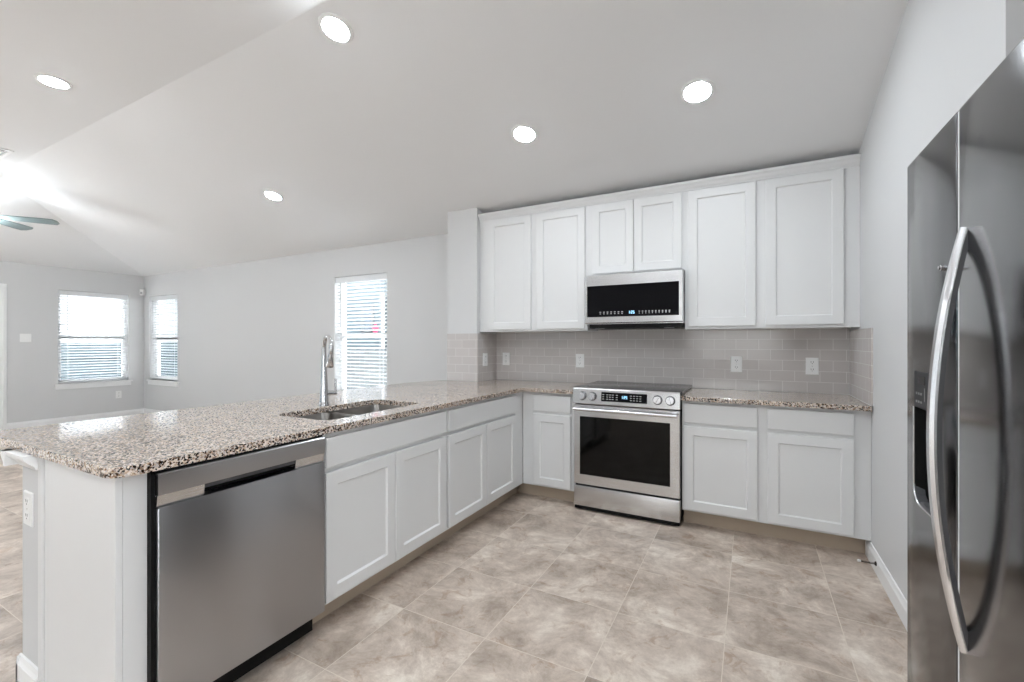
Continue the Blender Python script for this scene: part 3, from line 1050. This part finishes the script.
# dispenser
dp = MB(FM)
dp.box(DH[0] + .001, DH[1] - .001, -.02, .0015, 1.083, DH[3] - .001, .002)
dpo = dp.build('dispenser_panel', M['dispanel'], fz)
mb = MB(FM)
for k, (y, z) in enumerate(((1.60, 1.10), (1.582, 1.10), (1.60, 1.122), (1.582, 1.122), (1.564, 1.10), (1.564, 1.122))):
    mb.box(y - .005, y + .005, .0015, .0022, z - .003, z + .003)
mb.box(1.535, 1.54, .0015, .0022, 1.105, 1.14)
mb.build('button_print', M['dimprint'], fz)
MB(FM).box(1.535, 1.585, .0012, .0022, 1.148, 1.170).build('dispenser_display', M['blackglass'], fz)
mb = MB(FM)
a0, a1, b0, b1 = DH[0], DH[1], DH[2], 1.083
L = lambda d, i, j=0: [(a0 + i, d, b0 + i + j), (a1 - i, d, b0 + i + j), (a1 - i, d, b1), (a0 + i, d, b1)]
mb.loft([L(.001, .0), L(-.002, .004), L(-.048, .012)], False, True)
mb.build('dispenser_recess', M['black'], fz, 30)
mb = MB(FM)
rim = [(a1 + .001, b1)] + [(a1 + .001 - .0, b0 + .05)] + [(a1 - .045 + .046 * math.cos(math.radians(-q)), b0 + .046 - .046 * math.sin(math.radians(q))) for q in (0, 20, 40, 60, 80, 90)] + [(a0, b0)]
mb.tube([(y, .0015, z) for y, z in rim], .0028, 8)
mb.build('recess_rim', M['handle'], fz, 40)
mb = MB(FM).prism([(a1 - .0, b0), (a1 - .0, b0 + .05), (a1 - .013, b0 + .02), (a1 - .045, b0)], -.02, .0005, 'XZ')
mb.build('recess_corner', M['darkgrey'], fz)
MB(FM).box(1.51, 1.58, -.045, -.02, .93, 1.05, .004).build('paddle', M['black'], fz)
MB(FM).box(DH[0] + .01, DH[1] - .05, -.04, .003, b0 + .002, b0 + .012, .003).build('drip_tray', M['darkgrey'], fz)
# bowed bar handle
n = 28
za, zb = .605, 1.503
pts = []
for i in range(n + 1):
    s_ = i / n
    d = .052 * (1 - abs(2 * s_ - 1) ** 2.0)
    pts.append((1.288, d, za + (zb - za) * s_))
mb = MB(FM)
rings, rings2 = [], []
for i, p in enumerate(pts):
    q0, q1 = Vector(pts[max(i - 1, 0)]), Vector(pts[min(i + 1, n)])
    tg = (q1 - q0).normalized()
    nrm = Vector((0, tg.z, -tg.y))
    k = min(1, .55 + 2.2 * min(i, n - i) / n)
    hw, ht = .0145 * k, .010
    prof = [(-hw, -ht * .1), (hw, -ht * .1), (hw, ht * .35), (hw * .62, ht), (-hw * .62, ht), (-hw, ht * .35)]
    rings.append([Vector(p) + Vector((a, 0, 0)) + nrm * b_ for a, b_ in prof])
    prof = [(-hw * .96, -ht), (hw * .96, -ht), (hw * .96, -ht * .12), (-hw * .96, -ht * .12)]
    rings2.append([Vector(p) + Vector((a, 0, 0)) + nrm * b_ for a, b_ in prof])
mb.loft(rings)
hh = mb.build('handle', M['handle'], fd, 35)
mb = MB(FM)
mb.loft(rings2)
mb.build('handle_backing', M['darkgrey'], hh, 35)['label'] = 'dark handle back'
mb = MB(FM)
mb.lathe([(.007, 0), (.007, .006), (.0045, .007), (.0045, .010), (.0015, .011)], (1.412, 0, 1.437), 'Y', 12)
mb.build('handle_stud', M['handle'], fz, 40)

# ------------------------------------------------------------------ outlets and switches
def plate_mb(w_, h_):
    mb = MB()
    R = lambda i, d: [(-w_ / 2 + i, -d, -h_ / 2 + i), (w_ / 2 - i, -d, -h_ / 2 + i), (w_ / 2 - i, -d, h_ / 2 - i), (-w_ / 2 + i, -d, h_ / 2 - i)]
    mb.loft([R(0, 0), R(0, .003), R(.003, .006)])
    return mb
def outlet(label, loc, rz):
    t = thing('power_outlet', label, 'outlet', (0, 0, 0), 'white wall outlets')
    plate_mb(.078, .122).build('cover_plate', M['plastic'], t)
    for z in (.026, -.026):
        rc = MB().prism([(x, z + q) for x, q in rrect(-.017, .017, -.0145, .0145, .008, 4)], -.0075, -.005, 'XZ').build('receptacle', M['plastic'], t)
        mb = MB()
        for x in (-.007, .007):
            mb.box(x - .0014, x + .0014, -.0079, -.007, z - .001, z + .009)
        mb.lathe([(.0025, -.0079), (.0025, -.007)], (0, 0, z - .008), 'Y', 10)
        mb.build('slots', M['dark'], rc)
    MB().lathe([(.003, -.0066), (.003, -.005)], (0, 0, 0), 'Y', 10).build('screw', M['handle'], t)
    t.location = loc
    t.rotation_euler.z = rz
    return t
WY = YB - TT
o0 = outlet('white outlet on the backsplash just left of the range, lower than the wall cabinets', (-1.358, WY, 1.095), 0)
def more_outlet(label, loc, rz):
    c = copy_tree(o0)
    c['label'] = label
    c.location = loc
    c.rotation_euler = (0, 0, rz)
    return c
more_outlet('white outlet on the back wall tile in the inner corner beside the wing wall', (-2.120, WY, 1.098), 0)
more_outlet('white outlet on the backsplash just right of the range', (-.094, WY, 1.092), 0)
more_outlet('white outlet on the backsplash nearest the right wall', (.393, WY, 1.089), 0)
more_outlet('white outlet on the tiled side of the wing wall, facing the range', (SX1 + TT, 3.632, 1.096), math.radians(90))
more_outlet('white outlet low on the grey end of the pony wall under the counter', (-2.312, PY0, .657), 0)
more_outlet('white outlet low on the far left wall under its window', (XL, 3.50, .385), math.radians(90))

t = thing('light_switch', 'white double light switch on the far left wall between door and window', 'switch', (0, 0, 0))
plate_mb(.118, .122).build('cover_plate', M['plastic'], t)
for x in (-.023, .023):
    MB().loft([[(x - .016, -.005, -.033), (x + .016, -.005, -.033), (x + .016, -.005, .033), (x - .016, -.005, .033)], [(x - .016, -.0065, -.033), (x + .016, -.0065, -.033), (x + .016, -.010, .033), (x - .016, -.010, .033)]]).build('rocker', M['plastic'], t)
t.location = (XL, 2.41, 1.325)
t.rotation_euler.z = math.radians(90)

t = thing('motion_sensor', 'small white motion sensor high in the far corner between the two windows', 'sensor', (0, 0, 0))
MB().loft([[(-.03, 0, -.05), (.03, 0, -.05), (.03, 0, .055), (-.03, 0, .055)], [(-.03, -.025, -.05), (.03, -.025, -.05), (.03, -.03, .055), (-.03, -.03, .055)], [(-.022, -.040, -.042), (.022, -.040, -.042), (.022, -.046, .046), (-.022, -.046, .046)]]).build('housing', M['plastic'], t)
MB().box(-.016, .016, -.046, -.038, -.03, .005, .003).build('sensor_lens', M['grid'], t)
t.location = (XL + .042, YB - .042, 2.125)
t.rotation_euler.z = math.radians(45)
MB().prism([(-.042, 0.001), (0, -.0), (.042, .001), (0, .058)], -.03, .03, 'XY').build('corner_bracket', M['plastic'], t)

# door stop on the right baseboard
t = thing('door_stop', 'dark spring door stop with white tip on the right baseboard by the cabinets', 'door stop', (XR - .014, 3.07, .058))
MB().lathe([(.012, 0), (.012, -.004), (.007, -.008)], (XR - .014, 3.07, .058), 'X', 14).build('base', M['blackmetal'], t)
pts = []
for i in range(121):
    a = i / 120 * 2 * math.pi * 12
    pts.append((XR - .02 - .062 * i / 120, 3.07 + .0045 * math.cos(a), .058 + .0045 * math.sin(a)))
MB().tube(pts, .0014, 5).build('spring', M['blackmetal'], t, 60)
MB().lathe([(.004, 0), (.007, -.003), (.007, -.013), (.004, -.016)], (XR - .081, 3.07, .058), 'X', 12).build('rubber_tip', M['plastic'], t, 40)

# ------------------------------------------------------------------ ceiling vent, downlights, fan
VX, VY = -6.235, 1.315
t = thing('ceiling_vent', 'square white ceiling air vent near the fan', 'vent', (VX, VY, ZC))
mb = MB()
for r0, r1, z0, z1 in ((.175, .145, -.004, -.010), (.12, .10, -.004, -.018), (.085, .062, -.004, -.018), (.045, .02, -.004, -.018)):
    q = lambda r, z: [(VX - r, VY - r, ZC + z), (VX + r, VY - r, ZC + z), (VX + r, VY + r, ZC + z), (VX - r, VY + r, ZC + z)]
    mb.loft([q(r0, z0), q(r0, z1 + .002), q(r0 - .004, z1), q(r1, z1), q(r1, z0)], False, False)
mb.build('louvres', M['trim'], t)
MB().box(VX - .15, VX + .15, VY - .15, VY + .15, ZC - .004, ZC - .002).build('throat', M['grid'], t)

lamp0 = thing('recessed_downlight', 'recessed ceiling downlight', 'ceiling light', (0, 0, 0), 'recessed ceiling downlights')
MB().lathe([(.095, 0), (.094, -.004), (.088, -.007), (.074, -.007), (.071, -.004)], (0, 0, 0), 'Z', 36, False).build('trim_ring', M['trim'], lamp0, 40)
MB().lathe([(.0725, -.004), (.067, -.009), (.045, -.013), (.001, -.015)], (0, 0, 0), 'Z', 36).build('lens', M['lens'], lamp0, 60)
zs = lambda y: ZC if y < YC else ZC - KS * (y - YC)
LABELS = [
    ((-.27, 2.79), 'recessed downlight in the sloping ceiling nearest the right wall, above the short counter'),
    ((-1.39, 2.79), 'recessed downlight in the sloping ceiling in front of the microwave, middle of its row'),
    ((-4.17, 2.79), 'small recessed downlight far out in the sloping ceiling towards the window behind the faucet'),
    ((-2.04, 1.736), 'largest recessed downlight, over the near half of the peninsula at the top of the photo'),
    ((-4.21, 1.22), 'recessed downlight in the flat ceiling near the vent and fan, left of the crease'),
    ((-.27, .66), 'recessed downlight over the floor in front of the refrigerator'),
    ((-1.39, .66), 'recessed downlight over the floor in front of the dishwasher'),
    ((-.27, -.55), 'unseen fill downlight added near the rear window, beside the right wall'),  # unseen fill lamps from here down, added to light cabinets and floor
    ((-1.39, -.55), 'unseen fill downlight added in the middle of the open floor behind the kitchen'),
    ((-.7, -1.7), 'unseen fill downlight added closest to the rear wall'),
    ((-3.4, -1.2), 'unseen fill downlight added over the open floor behind the end of the peninsula'),
    ((-5.6, -1.6), 'unseen fill downlight added in the living area beside the rear windows'),
]
for i, ((x, y), lb) in enumerate(LABELS):
    o = lamp0 if i == 0 else copy_tree(lamp0)
    o['label'] = lb
    o.location = (x, y, zs(y))
    o.rotation_euler = (-math.atan(KS) if y > YC else 0, 0, 0)

CFX, CFY, FZ = -7.06, 1.475, 2.58
t = thing('ceiling_fan', 'ceiling fan with grey-green blades and a lit glass bowl, at the far left edge', 'ceiling fan', (CFX, CFY, FZ))
MB().lathe([(.002, FZ + .465), (.07, FZ + .465), (.07, FZ + .44), (.045, FZ + .40), (.02, FZ + .385), (.002, FZ + .385)], (CFX, CFY, 0), 'Z', 28).build('ceiling_canopy', M['plastic'], t, 40)
MB().lathe([(.012, FZ + .10), (.012, FZ + .40)], (CFX, CFY, 0), 'Z', 14).build('downrod', M['plastic'], t, 40)
MB().lathe([(.002, FZ + .13), (.05, FZ + .125), (.10, FZ + .09), (.115, FZ + .05), (.11, FZ + .015), (.07, FZ - .01), (.06, FZ - .04), (.075, FZ - .055), (.002, FZ - .056)], (CFX, CFY, 0), 'Z', 32).build('motor_housing', M['plastic'], t, 40)
MB().lathe([(.074, FZ - .057), (.115, FZ - .075), (.12, FZ - .10), (.10, FZ - .135), (.06, FZ - .158), (.001, FZ - .165)], (CFX, CFY, 0), 'Z', 32).build('lamp_bowl', M['fanlens'], t, 60)
for k in range(5):
    a = math.radians(57 + 73 * k * .9863)
    Mb = Matrix.Translation((CFX, CFY, FZ)) @ Matrix.Rotation(a, 4, 'Z') @ Matrix.Rotation(math.radians(-13), 4, 'X')
    mb = MB(Mb)
    pl = [(.17, -.045), (.24, -.055), (.50, -.066), (.58, -.064), (.61, -.03), (.612, .03), (.585, .064), (.50, .066), (.24, .055), (.17, .045)]
    mb.prism(pl, -.004, .004, 'XY')
    bl = mb.build('blade', M['blade'], t)
    mb = MB(Mb).prism([(.08, -.018), (.15, -.02), (.20, -.035), (.25, -.03), (.25, .03), (.20, .035), (.15, .02), (.08, .018)], .004, .010, 'XY')
    mb.build('blade_iron', M['plastic'], bl)
